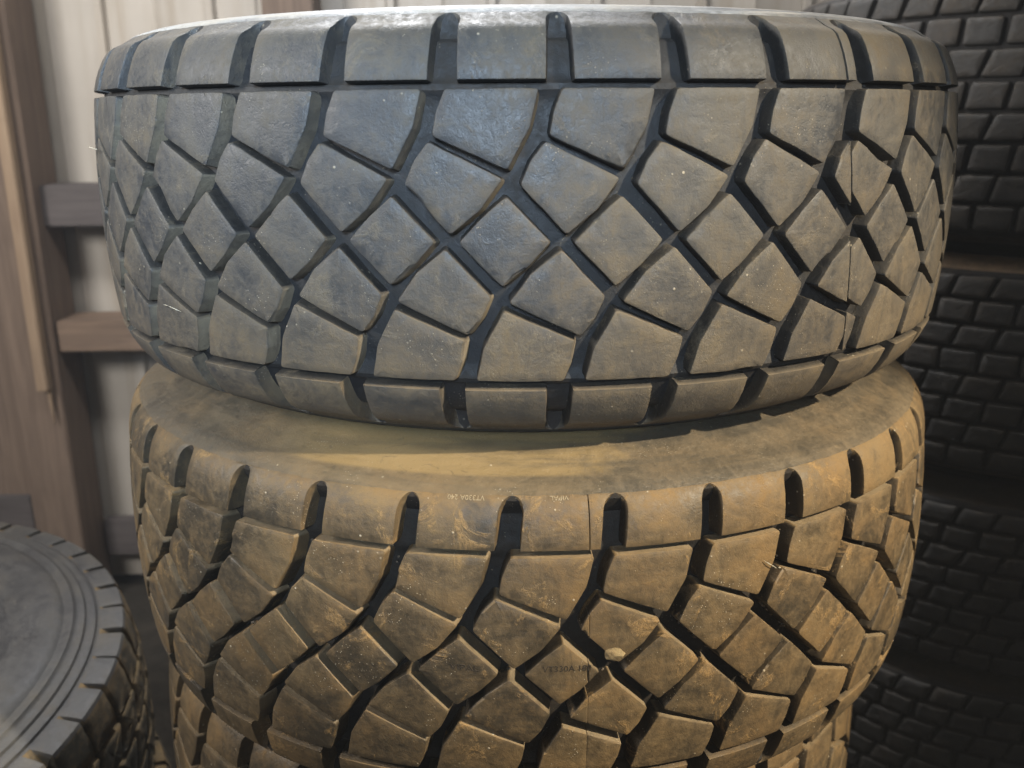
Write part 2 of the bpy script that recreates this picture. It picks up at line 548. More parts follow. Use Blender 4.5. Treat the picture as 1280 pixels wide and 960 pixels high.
def poly_block(prof, poly_deg, depth, draft, bev, rg, rad=0.0028, jit=0.0003, wear=0.00012, chips=1, zscale=1.0, zoff=0.0, grow=0.0, dusty=(0.7, 0.7)):  # dusty: direction of groove walls painted as lit, the rest as shaded
    """a tread block: polygon of (degrees, z) lifted on the tyre, with draft walls and worn edges."""
    R = prof.R
    pm = [(math.radians(a) * R, prof.s_of_z(z * zscale + zoff)) for a, z in poly_deg]
    if poly_area(pm) < 0:
        pm = pm[::-1]
    if abs(poly_area(pm)) < 3e-5:
        return None
    pm = offset_poly(pm, grow)
    pm = round_poly(pm, rad, 0.010, rg, jit)
    n = len(pm)
    cx, cy = np.mean([q[0] for q in pm]), np.mean([q[1] for q in pm])
    rings = []
    dm, dc = draft if isinstance(draft, tuple) else (draft, draft)
    rings.append((draft_poly(pm, dm, dc), [-(depth + 0.001)] * n))
    rings.append((draft_poly(pm, dm * 0.5, dc * 0.5), [-depth * 0.5] * n))
    rings.append((offset_poly(pm, bev * 0.25), [-bev * 1.3] * n))
    rings.append((offset_poly(pm, -bev * 0.15), [-bev * 0.42] * n))
    rings.append((offset_poly(pm, -bev), [0.0] * n))
    rings = [(list(a), list(b)) for a, b in rings]
    for _ in range(chips):                       # torn or rounded-off places along the edge
        if rg.random() < 0.7:
            k = rg.randrange(n)
            w = rg.choice((1, 1, 2))
            dd = rg.uniform(0.0006, 0.0024)
            for j in range(-w, w + 1):
                i = (k + j) % n
                fall = 1 - abs(j) / (w + 1)
                for ri, amt, dn in ((2, 0.5, 0.6), (3, 0.8, 0.9), (4, 1.0, 0.25)):
                    x, y = rings[ri][0][i]
                    v = np.array((cx - x, cy - y))
                    v = v / np.linalg.norm(v)
                    rings[ri][0][i] = (x + v[0] * dd * fall * amt, y + v[1] * dd * fall * amt)
                    rings[ri][1][i] -= dd * fall * dn
    for sc in (0.66, 0.33):
        rings.append(([(cx + (x - cx) * sc, cy + (y - cy) * sc) for x, y in rings[4][0]],
                      [rg.uniform(-wear, wear) * 0.5 for _ in range(n)]))
    V, F = [], []
    for pts, hs in rings:
        for (x, y), h in zip(pts, hs):
            V.append(prof.pt(x / R, y, h))
    for k in range(len(rings) - 1):
        for i in range(n):
            j = (i + 1) % n
            F.append((k * n + i, k * n + j, (k + 1) * n + j, (k + 1) * n + i))
    V.append(prof.pt(cx / R, cy, rg.uniform(-wear, wear)))
    k = (len(rings) - 1) * n
    for i in range(n):
        F.append((k + i, k + (i + 1) % n, len(V) - 1))
    # outward orientation: s grows downwards, so flip
    F = [f[::-1] for f in F]
    # groove walls: +1 is painted pale as if lit, -1 is clean rubber darkened as if shaded
    W = [0.0] * len(V)
    for i in range(n):
        a, c = np.array(pm[i - 1]), np.array(pm[(i + 1) % n])
        e = c - a
        nv = np.array((e[1], -e[0])) / (np.linalg.norm(e) + 1e-9)
        d = float(nv @ np.array(dusty))  # how far this wall faces the side painted as lit
        w = max(-1.0, min(1.0, (d - 0.45) * 3.5))
        W[i] = W[n + i] = w
        W[2 * n + i] = w * 0.6
    return V, F, W


def grid_block(prof, lefts, rights, ss, depth_f, draft, bev, rg, cols=7, wear=0.0001, low_draft=True):
    """shoulder block given by its left and right edge (degrees) at each meridian position ss."""
    R = prof.R
    rows = []
    n = len(ss)
    s_top, s_low = ss[0], ss[-1]      # ss runs from the tip (outer) to the tread groove
    sgn = 1 if s_low > s_top else -1
    dep = depth_f

    def row(s, l, r, h):
        l_, r_ = math.radians(l) * R, math.radians(r) * R
        d = dep(s) + 0.001
        xs = [(l_ - draft, -d), (l_ - draft * 0.3, -d * 0.4), (l_ - bev * 0.15, -bev * 1.2), (l_ + bev * 0.2, -bev * 0.3)]
        xs += [(l_ + bev + (r_ - l_ - 2 * bev) * k / cols, 0.0) for k in range(cols + 1)]
        xs += [(r_ - bev * 0.2, -bev * 0.3), (r_ + bev * 0.15, -bev * 1.2), (r_ + draft * 0.3, -d * 0.4), (r_ + draft, -d)]
        return [(x, s, min(hh, h) if h < 0 else hh) for x, hh in xs]
    d0 = dep(ss[-1]) + 0.001
    rows.append([(x, s, min(h, -0.0005)) for x, s, h in row(ss[0] - sgn * 0.004, lefts[0], rights[0], 0.0)])
    for i, s in enumerate(ss):
        rows.append(row(s, lefts[i], rights[i], 0.0))
    # the groove end: rounded edge and a wall
    l, r = lefts[-1], rights[-1]
    rows[-1] = row(ss[-1] - sgn * bev, l, r, 0.0)
    rows.append(row(ss[-1] - sgn * bev * 0.2, l, r, -bev * 0.3))
    rows.append(row(ss[-1] + sgn * bev * 0.15, l, r, -bev * 1.2))
    rows.append(row(ss[-1] + sgn * draft * 0.4, l, r, -d0 * 0.45))
    rows.append(row(ss[-1] + sgn * draft, l, r, -d0))
    m = len(rows[0])
    V, W = [], []
    for i, rw in enumerate(rows):
        for k, (x, s, h) in enumerate(rw):
            V.append(prof.pt(x / R, s, h + (rg.uniform(-wear, wear) if h == 0 else 0)))
            W.append(((0.35 if k > m * 0.7 and i < len(rows) - 3 else -1.0) if h < -0.004 else (-0.3 if h < -0.001 else 0.0)))  # right walls painted slightly lit, the other walls dark as if shaded
    F = []
    for i in range(len(rows) - 1):
        for k in range(m - 1):
            f = (i * m + k, i * m + k + 1, (i + 1) * m + k + 1, (i + 1) * m + k)
            F.append(f[::-1] if sgn > 0 else f)
    return V, F, W


def to_mesh(name, VF, mat, smooth=38):
    me = bpy.data.meshes.new(name)
    me.from_pydata(VF[0], [], VF[1])
    me.polygons.foreach_set('use_smooth', [True] * len(me.polygons))
    me.set_sharp_from_angle(angle=math.radians(smooth))
    at = me.attributes.new('groove_wall_light', 'FLOAT', 'POINT')
    if len(VF) > 2:
        at.data.foreach_set('value', VF[2])
    me.materials.append(mat)
    return me


# pattern of one pitch, (degrees, z); the lower rows are the upper ones turned half round
PITCH = 360.0 / 35
ROW1 = [(-7.45, 0.1148), (-3.6, 0.1150), (0.10, 0.1146), (-0.55, 0.0900), (-2.35, 0.0602), (-8.45, 0.0842), (-8.15, 0.0990)]
ROW2 = [(-9.05, 0.0745), (-3.10, 0.0485), (-4.82, 0.0275), (-7.25, 0.0098), (-10.95, 0.0455), (-10.15, 0.0620)]
ROW3 = [(-2.40, 0.0320), (1.06, 0.0), (-0.75, -0.0180), (-2.72, -0.0325), (-6.17, -0.0005), (-4.35, 0.0170)]


def turned(p):
    return [(-15.05 - a, -z) for a, z in p]


CENTRE_ROWS = [ROW1, ROW2, ROW3, turned(ROW2), turned(ROW1)]
SEAM = 33.0           # tread splice of the top tyre, degrees


def make_carcass(prof, root, depth, mats, tips, n=144, floor_extra=None, inner=True, run=0.026):
    """tread base and two sidewalls as separate parts."""
    s_t, s_b = tips
    ss = np.linspace(s_t, s_b, 91)

    def f(s):
        return smooth01((s - s_t) / run) * smooth01((s_b - s) / run)
    cur = []
    for s in ss:
        d = depth * f(s)
        if floor_extra:
            d -= floor_extra(s)
        cur.append(prof.at(s, -d))
    b = Buf()
    revolve(b, cur, n)
    mesh_obj('tread_base', b.v, b.f, mats[1], root)
    for sgn in (0, 1):
        if sgn == 0:
            pts = [prof.at(s) for s in np.linspace(prof.s[0], s_t, 46)]
        else:
            pts = [prof.at(s) for s in np.linspace(s_b, prof.s[-1], 46)]
        # fine moulded ribs round the sidewall
        out = []
        for z, r in pts:
            out.append((z, r))
        b = Buf()
        revolve(b, out, n)
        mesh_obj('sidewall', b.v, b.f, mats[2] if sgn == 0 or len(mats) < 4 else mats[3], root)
    if inner:
        zt, rt = prof.at(prof.s[0])
        zb, rb = prof.at(prof.s[-1])
        cin = [(zt, rt), (zt + 0.012, rt - 0.012), (zt * 1.02 + 0.004, rt + 0.03), (0.10, 0.44), (0.0, 0.465), (-0.10, 0.44), (zb * 1.02 - 0.004, rb + 0.03), (zb - 0.012, rb - 0.012), (zb, rb)]
        cin = [tuple(p) for p in catmull(cin, 4)][::-1]
        b = Buf()
        revolve(b, cin, 72)
        mesh_obj('inner_liner', b.v, b.f, mats[1], root)


def depth_ramp(depth, s_t, s_b, run=0.026):
    def f(s):
        return depth * smooth01((s - s_t) / run) * smooth01((s_b - s) / run)
    return f


def shoulder_edges(side, tip, slot_c, w_tread, w_shoulder, z_in, z_tip, round_len):
    pass


def diamond_tyre(root, prof, depth, mats, phase, zs, zo, shoulder, draft, bev, variants=4, seam=None, cut=None, parts=True, seed=1):
    """tyre with the five-row diamond tread between two slotted shoulder rows."""
    rg = random.Random(seed)
    z_in, z_tip, w_in, w_mid, close = shoulder['z_in'], shoulder['z_tip'], shoulder['w_in'], shoulder['w_mid'], shoulder['close']
    s_t, s_b = prof.s_of_z(z_tip), prof.s_of_z(-shoulder['z_tip_low'])
    s_g1, s_g2 = prof.s_of_z(0.1196 * zs + zo), prof.s_of_z(-0.1196 * zs + zo)

    def extra(s):        # the two circumferential grooves are shallower
        return shoulder['shallow'] * (math.exp(-((s - s_g1) / 0.006) ** 2) + math.exp(-((s - s_g2) / 0.006) ** 2))
    make_carcass(prof, root, depth, mats, (s_t, s_b), floor_extra=extra, run=shoulder['run'])
    dep = depth_ramp(depth, s_t, s_b, shoulder['run'])
    # ---- shoulder rows

    def shoulder_mesh(side, rgv):
        zin = (0.1245 if side > 0 else -0.1262) * zs + zo
        zt = z_tip if side > 0 else -shoulder['z_tip_low']
        s_in, s_tip = prof.s_of_z(zin), prof.s_of_z(zt)
        tt = [0, 0.012, 0.035, 0.07, 0.115, 0.17, 0.24, 0.31, 0.40, 0.52, 0.66, 0.82, 1.0]
        ss, L, Rr = [], [], []
        c = 2.42 if side > 0 else 2.62      # slot centre in pattern degrees
        for t in tt:
            s = s_tip + (s_in - s_tip) * t
            w = w_mid + (w_in - w_mid) * t
            if t < close:
                w *= math.sqrt(max(0.0, 1 - (1 - t / close) ** 2))
            lean = shoulder.get('lean', 0.0) * (1 - t) * (1 if side > 0 else -1)
            ss.append(s)
            Rr.append(c - w + lean)
            L.append(c - PITCH + w + lean)
        return grid_block(prof, L, Rr, ss, dep, draft[0] * 0.6, bev, rgv)
    made = {}
    sv = {}
    for side in (1, -1):
        sv[side] = [to_mesh('shoulder_block', shoulder_mesh(side, rg), mats[0]) for _ in range(variants)]
    cv = []
    for row in CENTRE_ROWS:
        cv.append([to_mesh('tread_block', poly_block(prof, row, depth, draft, bev, rg, zscale=zs, zoff=zo, grow=0.0028, dusty=shoulder['dusty']), mats[0]) for _ in range(variants)])  # dusty: facing of the groove walls painted as lit
    N = 35
    blocks = {}
    for k in range(N):
        a = phase + k * PITCH
        for side in (1, -1):
            o = link_obj('shoulder_block', rg.choice(sv[side]), root, math.radians(a + rg.uniform(-0.08, 0.08)))
            blocks[('s', side, k)] = o
        for ri, row in enumerate(CENTRE_ROWS):
            blocks[('c', ri, k)] = link_obj('tread_block', rg.choice(cv[ri]), root, math.radians(a + rg.uniform(-0.08, 0.08)))
    return blocks, dep


def recut(blocks, prof, depth, mats, phase, zs, zo, cutf, gap, insert, draft, bev, mirror_rng):
    """divide the centre-row blocks that a splice line crosses; returns nothing, edits blocks."""
    for key, o in list(blocks.items()):
        if key[0] != 'c':
            continue
        k = key[2]
        a = phase + k * PITCH
        row = [(x + a, z) for x, z in CENTRE_ROWS[key[1]]]
        lo = min(((x + 180) % 360) - 180 - cutf(z) for x, z in row)
        hi = max(((x + 180) % 360) - 180 - cutf(z) for x, z in row)
        if hi - lo > 60:
            continue
        base = 360 * round((row[0][0] - (((row[0][0] + 180) % 360) - 180)) / 360)
        row = [(x - base, z) for x, z in row]
        if lo < -0.2 and hi > 0.2:
            left = clip_poly(row, lambda p: cutf(p[1]) - p[0])
            right = clip_poly(row, lambda p: p[0] - cutf(p[1]) + insert)
            right = [(x + insert + gap, z) for x, z in right]
            done = False
            for part in (left, right):
                if len(part) < 3:
                    continue
                VF = poly_block(prof, part, depth, (draft[0] * 0.5, draft[1] * 0.5), bev * 0.8, mirror_rng, rad=0.0018, grow=0.0003, dusty=(0.7, 0.7) if zs == 1.0 else (0.7, -0.7), zscale=zs, zoff=zo)  # dusty: facing of the groove walls painted as lit
                if VF is None:
                    continue
                me = to_mesh('tread_block', VF, mats[0])
                if not done:
                    o.data = me
                    o.rotation_euler = (0, 0, 0)
                    done = True
                else:
                    link_obj('tread_block', me, o.parent)
        elif lo >= -0.2 and insert and lo < 100:
            # blocks beyond the splice are moved on; the extra length dies out round the back
            sh = insert * max(0.0, 1 - max(0, lo - 30) / 70)
            o.rotation_euler[2] += math.radians(sh)


def lettering(parent, prof, text, phi, s, size, mat, width, flip=False, h=0.0002, unrot=0.0):
    cu = bpy.data.curves.new('moulded_lettering', 'FONT')
    cu.body = text
    cu.size = size
    cu.extrude = 0.00022
    cu.align_x = 'CENTER'
    cu.align_y = 'CENTER'
    cu.resolution_u = 2
    tmp = bpy.data.objects.new('moulded_lettering', cu)
    C.objects.link(tmp)
    dg = bpy.context.evaluated_depsgraph_get()
    me = bpy.data.meshes.new_from_object(tmp.evaluated_get(dg))
    bpy.data.objects.remove(tmp)
    xs = [v.co.x for v in me.vertices]
    k = width / max(1e-6, max(xs) - min(xs))
    for v in me.vertices:
        x, y, z = v.co.x * k, v.co.y, v.co.z
        if flip:
            x, y = -x, -y
        v.co = prof.pt(math.radians(phi - unrot) + x / prof.R, s - y, h + z)
    me.materials.clear()
    me.materials.append(mat)
    me.name = 'moulded_lettering'
    o = bpy.data.objects.new('moulded_lettering', me)
    C.objects.link(o)
    o.parent = parent
    return o


# ------------------------------------------------------------------ setting: floor and barn wall
b = Buf()
N = 60
ext = 5.0
for i in range(N + 1):
    for j in range(N + 1):
        x, y = -ext + 2 * ext * i / N, -ext + 1.5 + 2 * ext * j / N
        b.v.append((x, y, 0.010 * math.sin(x * 5 + 1) * math.sin(y * 4.3) - 0.010))
for i in range(N):
    for j in range(N):
        b.f.append((i * (N + 1) + j, (i + 1) * (N + 1) + j, (i + 1) * (N + 1) + j + 1, i * (N + 1) + j + 1))
fl = mesh_obj('floor', b.v, b.f, M_FLOOR)
fl['kind'] = 'structure'

WY = 2.66                       # inner face of the siding
wall = thing('barn_wall', 'barn wall of pale upright siding on wooden girts and posts behind the tyres', 'wall', (0, WY, 0))
seams = [-2.30, -1.97, -1.68, -1.395, -1.106, -0.812, -0.57, -0.33, -0.06, 0.22, 0.50, 0.78, 1.08, 1.38, 1.70, 2.0]
for x0, x1 in zip(seams[:-1], seams[1:]):
    bb = Buf()
    w = x1 - x0
    # one sheet: flat pan with a raised seam rib at its left edge
    prof2 = [(x0, 0), (x0 + 0.004, -0.016), (x0 + 0.022, -0.016), (x0 + 0.030, 0), (x0 + w * 0.52, 0.0), (x0 + w * 0.55, -0.005), (x0 + w * 0.58, 0.0), (x1 - 0.0015, 0)]
    k = len(prof2)
    zs_ = [0.02, 0.7, 1.4, 2.1, 3.1]
    for z in zs_:
        for x, y in prof2:
            bb.v.append((x, y + rnd.uniform(-0.0015, 0.0015), z))
    for i in range(len(zs_) - 1):
        for j in range(k - 1):
            bb.f.append((i * k + j, i * k + j + 1, (i + 1) * k + j + 1, (i + 1) * k + j))
    # back skin gives the sheet thickness
    n0 = len(bb.v)
    for z in (zs_[0], zs_[-1]):
        for x in (x0, x1 - 0.0015):
            bb.v.append((x, 0.012, z))
    bb.f.append((n0, n0 + 1, n0 + 3, n0 + 2))
    mesh_obj('siding_panel', bb.v, bb.f, M_SIDING, wall)


def lumber(name, x0, x1, y0, y1, z0, z1, mat, tilt=0.0, parent=wall, bev=0.004):
    bb = Buf()
    cx, cz = (x0 + x1) / 2, (z0 + z1) / 2
    bb.box(x0 - cx, x1 - cx, y0, y1, z0 - cz, z1 - cz, bev)
    o = mesh_obj(name, bb.v, bb.f, mat, parent, smooth=40)
    o.location = (cx, 0, cz)
    o.rotation_euler = (0, tilt, 0)
    return o


# level girts between the posts (heights above the floor)
lumber('girt', -1.30, 2.0, -0.125, -0.018, H - 0.285, H - 0.175, M_WOOD_DK)
lumber('girt', -1.26, 2.0, -0.150, -0.018, H - 0.610, H - 0.522, M_WOOD_X, tilt=-0.012)
lumber('girt', -2.2, -1.405, -0.150, -0.132, H - 1.180, H - 1.060, M_WOOD_DK)
lumber('girt', -1.25, 2.0, -0.055, -0.018, H - 1.300, H - 1.180, M_WOOD_DK)
# upright post with a splintered pale batten nailed to its edge
lumber('post', -1.395, -1.262, -0.17, -0.019, 0.0, 3.0, M_WOOD)
lumber('post', -1.66, -1.405, -0.13, -0.021, 0.0, 3.0, M_WOOD)
lumber('post', -0.63, -0.50, -0.13, -0.019, 0.0, 3.0, M_WOOD)
lumber('batten', -1.312, -1.280, -0.205, -0.172, H - 0.728, 3.0, M_WOOD_P, bev=0.003)
bb = Buf()
bb.v = [(-1.292, -0.19, H - 0.727), (-1.281, -0.19, H - 0.727), (-1.283, -0.19, H - 0.83), (-1.292, -0.178, H - 0.727), (-1.281, -0.178, H - 0.727), (-1.284, -0.182, H - 0.83)]
bb.f = [(0, 2, 1), (3, 4, 5), (0, 3, 5, 2), (1, 2, 5, 4), (0, 1, 4, 3)]
mesh_obj('splinter', bb.v, bb.f, M_WOOD_P, wall, smooth=0)


# ------------------------------------------------------------------ the front stack of four tyres
CROWN_A = (0.52, 0.513, 0.118)
TOP_A = [(0.128, 0.5116), (0.142, 0.5070), (0.155, 0.5010), (0.1625, 0.4965), (0.1672, 0.4905), (0.1695, 0.4840), (0.1712, 0.4815), (0.1755, 0.4740),
         (0.1778, 0.4700), (0.1790, 0.4690), (0.1830, 0.4560), (0.1850, 0.4440), (0.1852, 0.430), (0.183, 0.412), (0.176, 0.388), (0.163, 0.360), (0.148, 0.330), (0.138, 0.305), (0.130, 0.290)]
BOT_A = [(0.128, 0.5112), (0.142, 0.5050), (0.154, 0.4975), (0.162, 0.4900), (0.167, 0.4820), (0.170, 0.4740), (0.174, 0.466), (0.179, 0.456),
         (0.1860, 0.444), (0.1893, 0.430), (0.1893, 0.412), (0.180, 0.388), (0.165, 0.360), (0.150, 0.330), (0.140, 0.305), (0.132, 0.290)]
prof_A = Prof(TOP_A, BOT_A, CROWN_A)
CROWN_B = (0.52, 0.513, 0.110)
TOP_B = [(0.120, 0.5132), (0.131, 0.5115), (0.141, 0.5090), (0.149, 0.5056), (0.156, 0.5006), (0.162, 0.4930), (0.1672, 0.4830), (0.1715, 0.4712), (0.1765, 0.4590),
         (0.1815, 0.4470), (0.1862, 0.4335), (0.1893, 0.418), (0.185, 0.400), (0.172, 0.375), (0.160, 0.350), (0.148, 0.325), (0.140, 0.305), (0.132, 0.290)]
BOT_B = [(0.120, 0.5126), (0.133, 0.5098), (0.146, 0.5060), (0.157, 0.5015), (0.165, 0.4955), (0.171, 0.4870), (0.175, 0.4770), (0.178, 0.467), (0.1815, 0.456),
         (0.1850, 0.4450), (0.1875, 0.4335), (0.1893, 0.418), (0.185, 0.400), (0.172, 0.375), (0.160, 0.350), (0.148, 0.325), (0.140, 0.305), (0.132, 0.290)]
prof_B = Prof(TOP_B, BOT_B, CROWN_B)

PHASE_A = 0.0
top_tyre = thing('truck_tyre', 'worn dark tyre with shallow diamond tread, topmost of the big front stack', 'tyre',
                 (0.0174, 1.2625, H - 0.0984), group='diamond tread tyres in the front stack')
M_A_low_shaded = rubber('shaded_lower_sidewall_rubber', (0.020, 0.020, 0.021), (0.055, 0.046, 0.034), 0.25, 0.2, rough=0.6, seed=8.9)  # dark copy that puts shade into the joint with the next tyre
mats_A = (M_A, M_A_base, M_A_side_lit, M_A_low_shaded)
SH_A = dict(z_in=0.1245, z_tip=0.1765, z_tip_low=0.1800, run=0.013, w_in=1.30, w_mid=1.08, close=0.16, shallow=0.005, lean=0.0, dusty=(0.7, 0.7))  # dusty: facing of the groove walls coloured as lit
DA, DB = (0.0030, 0.0008), (0.0030, 0.0018)
bl, depA = diamond_tyre(top_tyre, prof_A, 0.0145, mats_A, PHASE_A, 1.0, 0.0, SH_A, DA, 0.0010, seed=3)
rgA = random.Random(11)
seamA = lambda z: SEAM - z * 12.0
recut(bl, prof_A, 0.0145, mats_A, PHASE_A, 1.0, 0.0, seamA, 0.22, 1.0, DA, 0.0010, rgA)


def recut_shoulder(blocks, prof, mats, phase, sh, zs, zo, dep, cutf, insert, gap, draft, bev):
    """split the shoulder block that the splice crosses into a long and a short piece."""
    for key, o in list(blocks.items()):
        if key[0] != 's':
            continue
        side, k = key[1], key[2]
        c = 2.42 if side > 0 else 2.62
        a = phase + k * PITCH
        a -= 360 * round(a / 360)
        zin = (0.1245 if side > 0 else -0.1262) * zs + zo
        zt = sh['z_tip'] if side > 0 else -sh['z_tip_low']
        lo, hi = c - PITCH + a, c + a
        cut = cutf(zin)
        if lo + 0.8 < cut < hi - 0.8:
            s_in, s_tip = prof.s_of_z(zin), prof.s_of_z(zt)
            tt = [0, 0.012, 0.035, 0.07, 0.115, 0.17, 0.24, 0.31, 0.40, 0.52, 0.66, 0.82, 1.0]
            pieces = ([], [], [], [])
            ss = []
            for t in tt:
                w = sh['w_mid'] + (sh['w_in'] - sh['w_mid']) * t
                if t < sh['close']:
                    w *= math.sqrt(max(0.0, 1 - (1 - t / sh['close']) ** 2))
                lean = sh.get('lean', 0.0) * (1 - t) * (1 if side > 0 else -1)
                ss.append(s_tip + (s_in - s_tip) * t)
                pieces[0].append(lo + w + lean)
                pieces[1].append(cut)
                pieces[2].append(cut + gap)
                pieces[3].append(hi - w + lean + insert)
            m1 = to_mesh('shoulder_block', grid_block(prof, pieces[0], pieces[1], ss, dep, 0.0012, bev * 0.8, rgA), mats[0])
            m2 = to_mesh('shoulder_block', grid_block(prof, pieces[2], pieces[3], ss, dep, draft[0] * 0.5, bev * 0.8, rgA, cols=4), mats[0])
            o.data = m1
            o.rotation_euler = (0, 0, 0)
            link_obj('shoulder_block', m2, o.parent)
        elif lo + 0.8 >= cut and insert:
            sh_ = insert * max(0.0, 1 - max(0, lo - cut - 30) / 70)
            o.rotation_euler[2] += math.radians(sh_)


recut_shoulder(bl, prof_A, mats_A, PHASE_A, SH_A, 1.0, 0.0, depA, seamA, 1.0, 0.30, DA, 0.0010)

# second tyre: deeper, dustier tread, shoulder rounded into the sidewall
PHASE_B = 5.37
mid_tyre = thing('truck_tyre', 'dusty brown tyre with deep diamond tread right under the topmost worn one', 'tyre',
                 (0.0175, 1.2445, H - 0.4775), group='diamond tread tyres in the front stack')
mats_B = (M_B, M_B_base, M_B_side)
SH_B = dict(z_in=0.1245, z_tip=0.1590, z_tip_low=0.1660, run=0.016, w_in=1.25, w_mid=1.22, close=0.36, shallow=0.004, lean=0.5, dusty=(0.7, -0.7))  # dusty: here the upper right walls are coloured as lit
ZS_B, ZO_B = 0.95, -0.0045
bB, depB = diamond_tyre(mid_tyre, prof_B, 0.0215, mats_B, PHASE_B, ZS_B, ZO_B, SH_B, DB, 0.0009, seed=5)
recut(bB, prof_B, 0.0215, mats_B, PHASE_B, ZS_B, ZO_B, lambda z: 5.45, 0.07, 0.0, DB, 0.0009, rgA)
recut_shoulder(bB, prof_B, mats_B, PHASE_B, SH_B, ZS_B, ZO_B, depB, lambda z: 5.45, 0.0, 0.10, DB, 0.0010)


def block_at(blocks, kind, sub, phi, phase, ref):
    best = min((kk for kk in blocks if kk[0] == kind and kk[1] == sub),
               key=lambda kk: abs(((ref + phase + kk[2] * PITCH - phi + 180) % 360) - 180))
    return blocks[best]


def letter_on(blocks, kind, sub, ref, phi, z, text, size, width, mat, flip=False):
    o = block_at(blocks, kind, sub, phi, PHASE_B, ref)
    lettering(o, prof_B, text, phi, prof_B.s_of_z(z), size, mat, width, flip, unrot=math.degrees(o.rotation_euler[2]))


letter_on(bB, 's', 1, -2.7, -6.70, 0.1575, 'VT330A 240', 0.0068, 0.034, M_LETTER, True)
letter_on(bB, 's', 1, -2.7, 2.62, 0.1575, 'VIPAL', 0.0062, 0.017, M_LETTER, True)
letter_on(bB, 'c', 2, -2.55, -6.83, 0.0014, 'VIPAL', 0.0085, 0.026, M_LETTER_D)
letter_on(bB, 'c', 2, -2.55, 3.33, 0.0014, 'VT330A 180', 0.0085, 0.044, M_LETTER_D)


def copy_tyre(src, loc, rotz, label, group):
    r = src.copy()
    C.objects.link(r)
    r.location = loc
    r.rotation_euler = (0, 0, rotz)
    r['label'] = label
    r['group'] = group
    for ch in list(src.children):
        c = ch.copy()
        C.objects.link(c)
        c.parent = r
    return r


copy_tyre(mid_tyre, (-0.004, 1.3250, H - 0.8530), math.radians(47.0),
          'tyre with deep diamond tread third from the top of the big front stack', 'diamond tread tyres in the front stack')
copy_tyre(mid_tyre, (0.012, 1.3050, H - 1.2260), math.radians(123.0),
          'bottom tyre of the big front stack, standing on the dirt floor', 'diamond tread tyres in the front stack')


# ------------------------------------------------------------------ dark stack of brick-pattern tyres on the right
def brick_tyre(label, loc, hw, rows, seed, tilt=(0, 0), RR=0.50, side=None):
    rg = random.Random(seed)
    root = thing('truck_tyre', label, 'tyre', loc, (tilt[0], tilt[1], 0), 'brick tread tyres in the dark right stack')
    crown = (RR, 0.16, hw - 0.016)
    e = RR - 0.16 * (hw - 0.016) ** 2
    sidep = [(hw - 0.008, e - 0.0022), (hw - 0.001, e - 0.0080), (hw + 0.004, e - 0.0170), (hw + 0.009, e - 0.029), (hw + 0.016, e - 0.045), (hw + 0.0205, e - 0.062), (hw + 0.0215, e - 0.082), (hw + 0.015, e - 0.110), (hw - 0.002, e - 0.145), (hw - 0.020, e - 0.180), (hw - 0.03, e - 0.205)]
    prof = Prof(sidep, sidep, crown)
    depth = 0.011
    s_t, s_b = prof.s_of_z(hw + 0.003), prof.s_of_z(-hw - 0.003)
    make_carcass(prof, root, depth, (M_R, M_R_base, side or M_R_side), (s_t, s_b), n=112)
    nb = 48
    p = 360.0 / nb
    edges = np.linspace(hw - 0.001, -hw + 0.001, rows + 1)
    rest = Buf()
    for ri in range(rows):
        z1, z0 = edges[ri] - 0.0038, edges[ri + 1] + 0.0038
        off = (0.5 if ri % 2 else 0.0) * p + (ri * 0.13) * p
        sl = 0.75 if ri % 2 == 0 else 0.25
        var = []
        for _ in range(4):
            e_ = lambda: rg.uniform(-0.28, 0.28)
            poly = [(-p / 2 + 0.56 + sl + e_(), z1 - rg.uniform(0, 0.0016)), (p / 2 - 0.56 + sl + e_(), z1 - rg.uniform(0, 0.0016)), (p / 2 - 0.46 - sl + e_(), z0 + rg.uniform(0, 0.0016)), (-p / 2 + 0.56 - sl + e_(), z0 + rg.uniform(0, 0.0016))]
            VF = poly_block(prof, poly, depth, 0.0022, 0.0014, rg, rad=0.004, wear=0.0003, chips=3)
            var.append((VF, to_mesh('tread_block', VF, M_R)))
        for k in range(nb):
            a = ((off + k * p + 180) % 360) - 180 + rg.uniform(-0.12, 0.12)
            VF, me = rg.choice(var)
            if -112 < a < 40:
                link_obj('tread_block', me, root, math.radians(a))
            else:
                ca, sa = math.cos(math.radians(a)), math.sin(math.radians(a))
                rest.add([(x * ca - y * sa, x * sa + y * ca, z) for x, y, z in VF[0]], VF[1])
    o = mesh_obj('far_tread', rest.v, rest.f, M_R, root)
    o['kind'] = 'stuff'
    return root


brick_tyre('brick tread tyre topmost of the dark right stack, its upper rows in pale light', (1.10, 2.0, H + 0.000), 0.203, 8, 31, RR=0.512)
brick_tyre('brick tread tyre second from the top of the dark right stack, its shoulder coloured brown as if lit', (1.105, 1.995, H - 0.450), 0.180, 8, 32, side=M_R_side_lit)
brick_tyre('dark brick tread tyre third from the top of the right stack', (1.10, 2.0, H - 0.866), 0.166, 8, 33)
brick_tyre('lowest brick tread tyre of the right stack, almost lost in the dark', (1.095, 2.0, H - 1.232), 0.152, 7, 34)


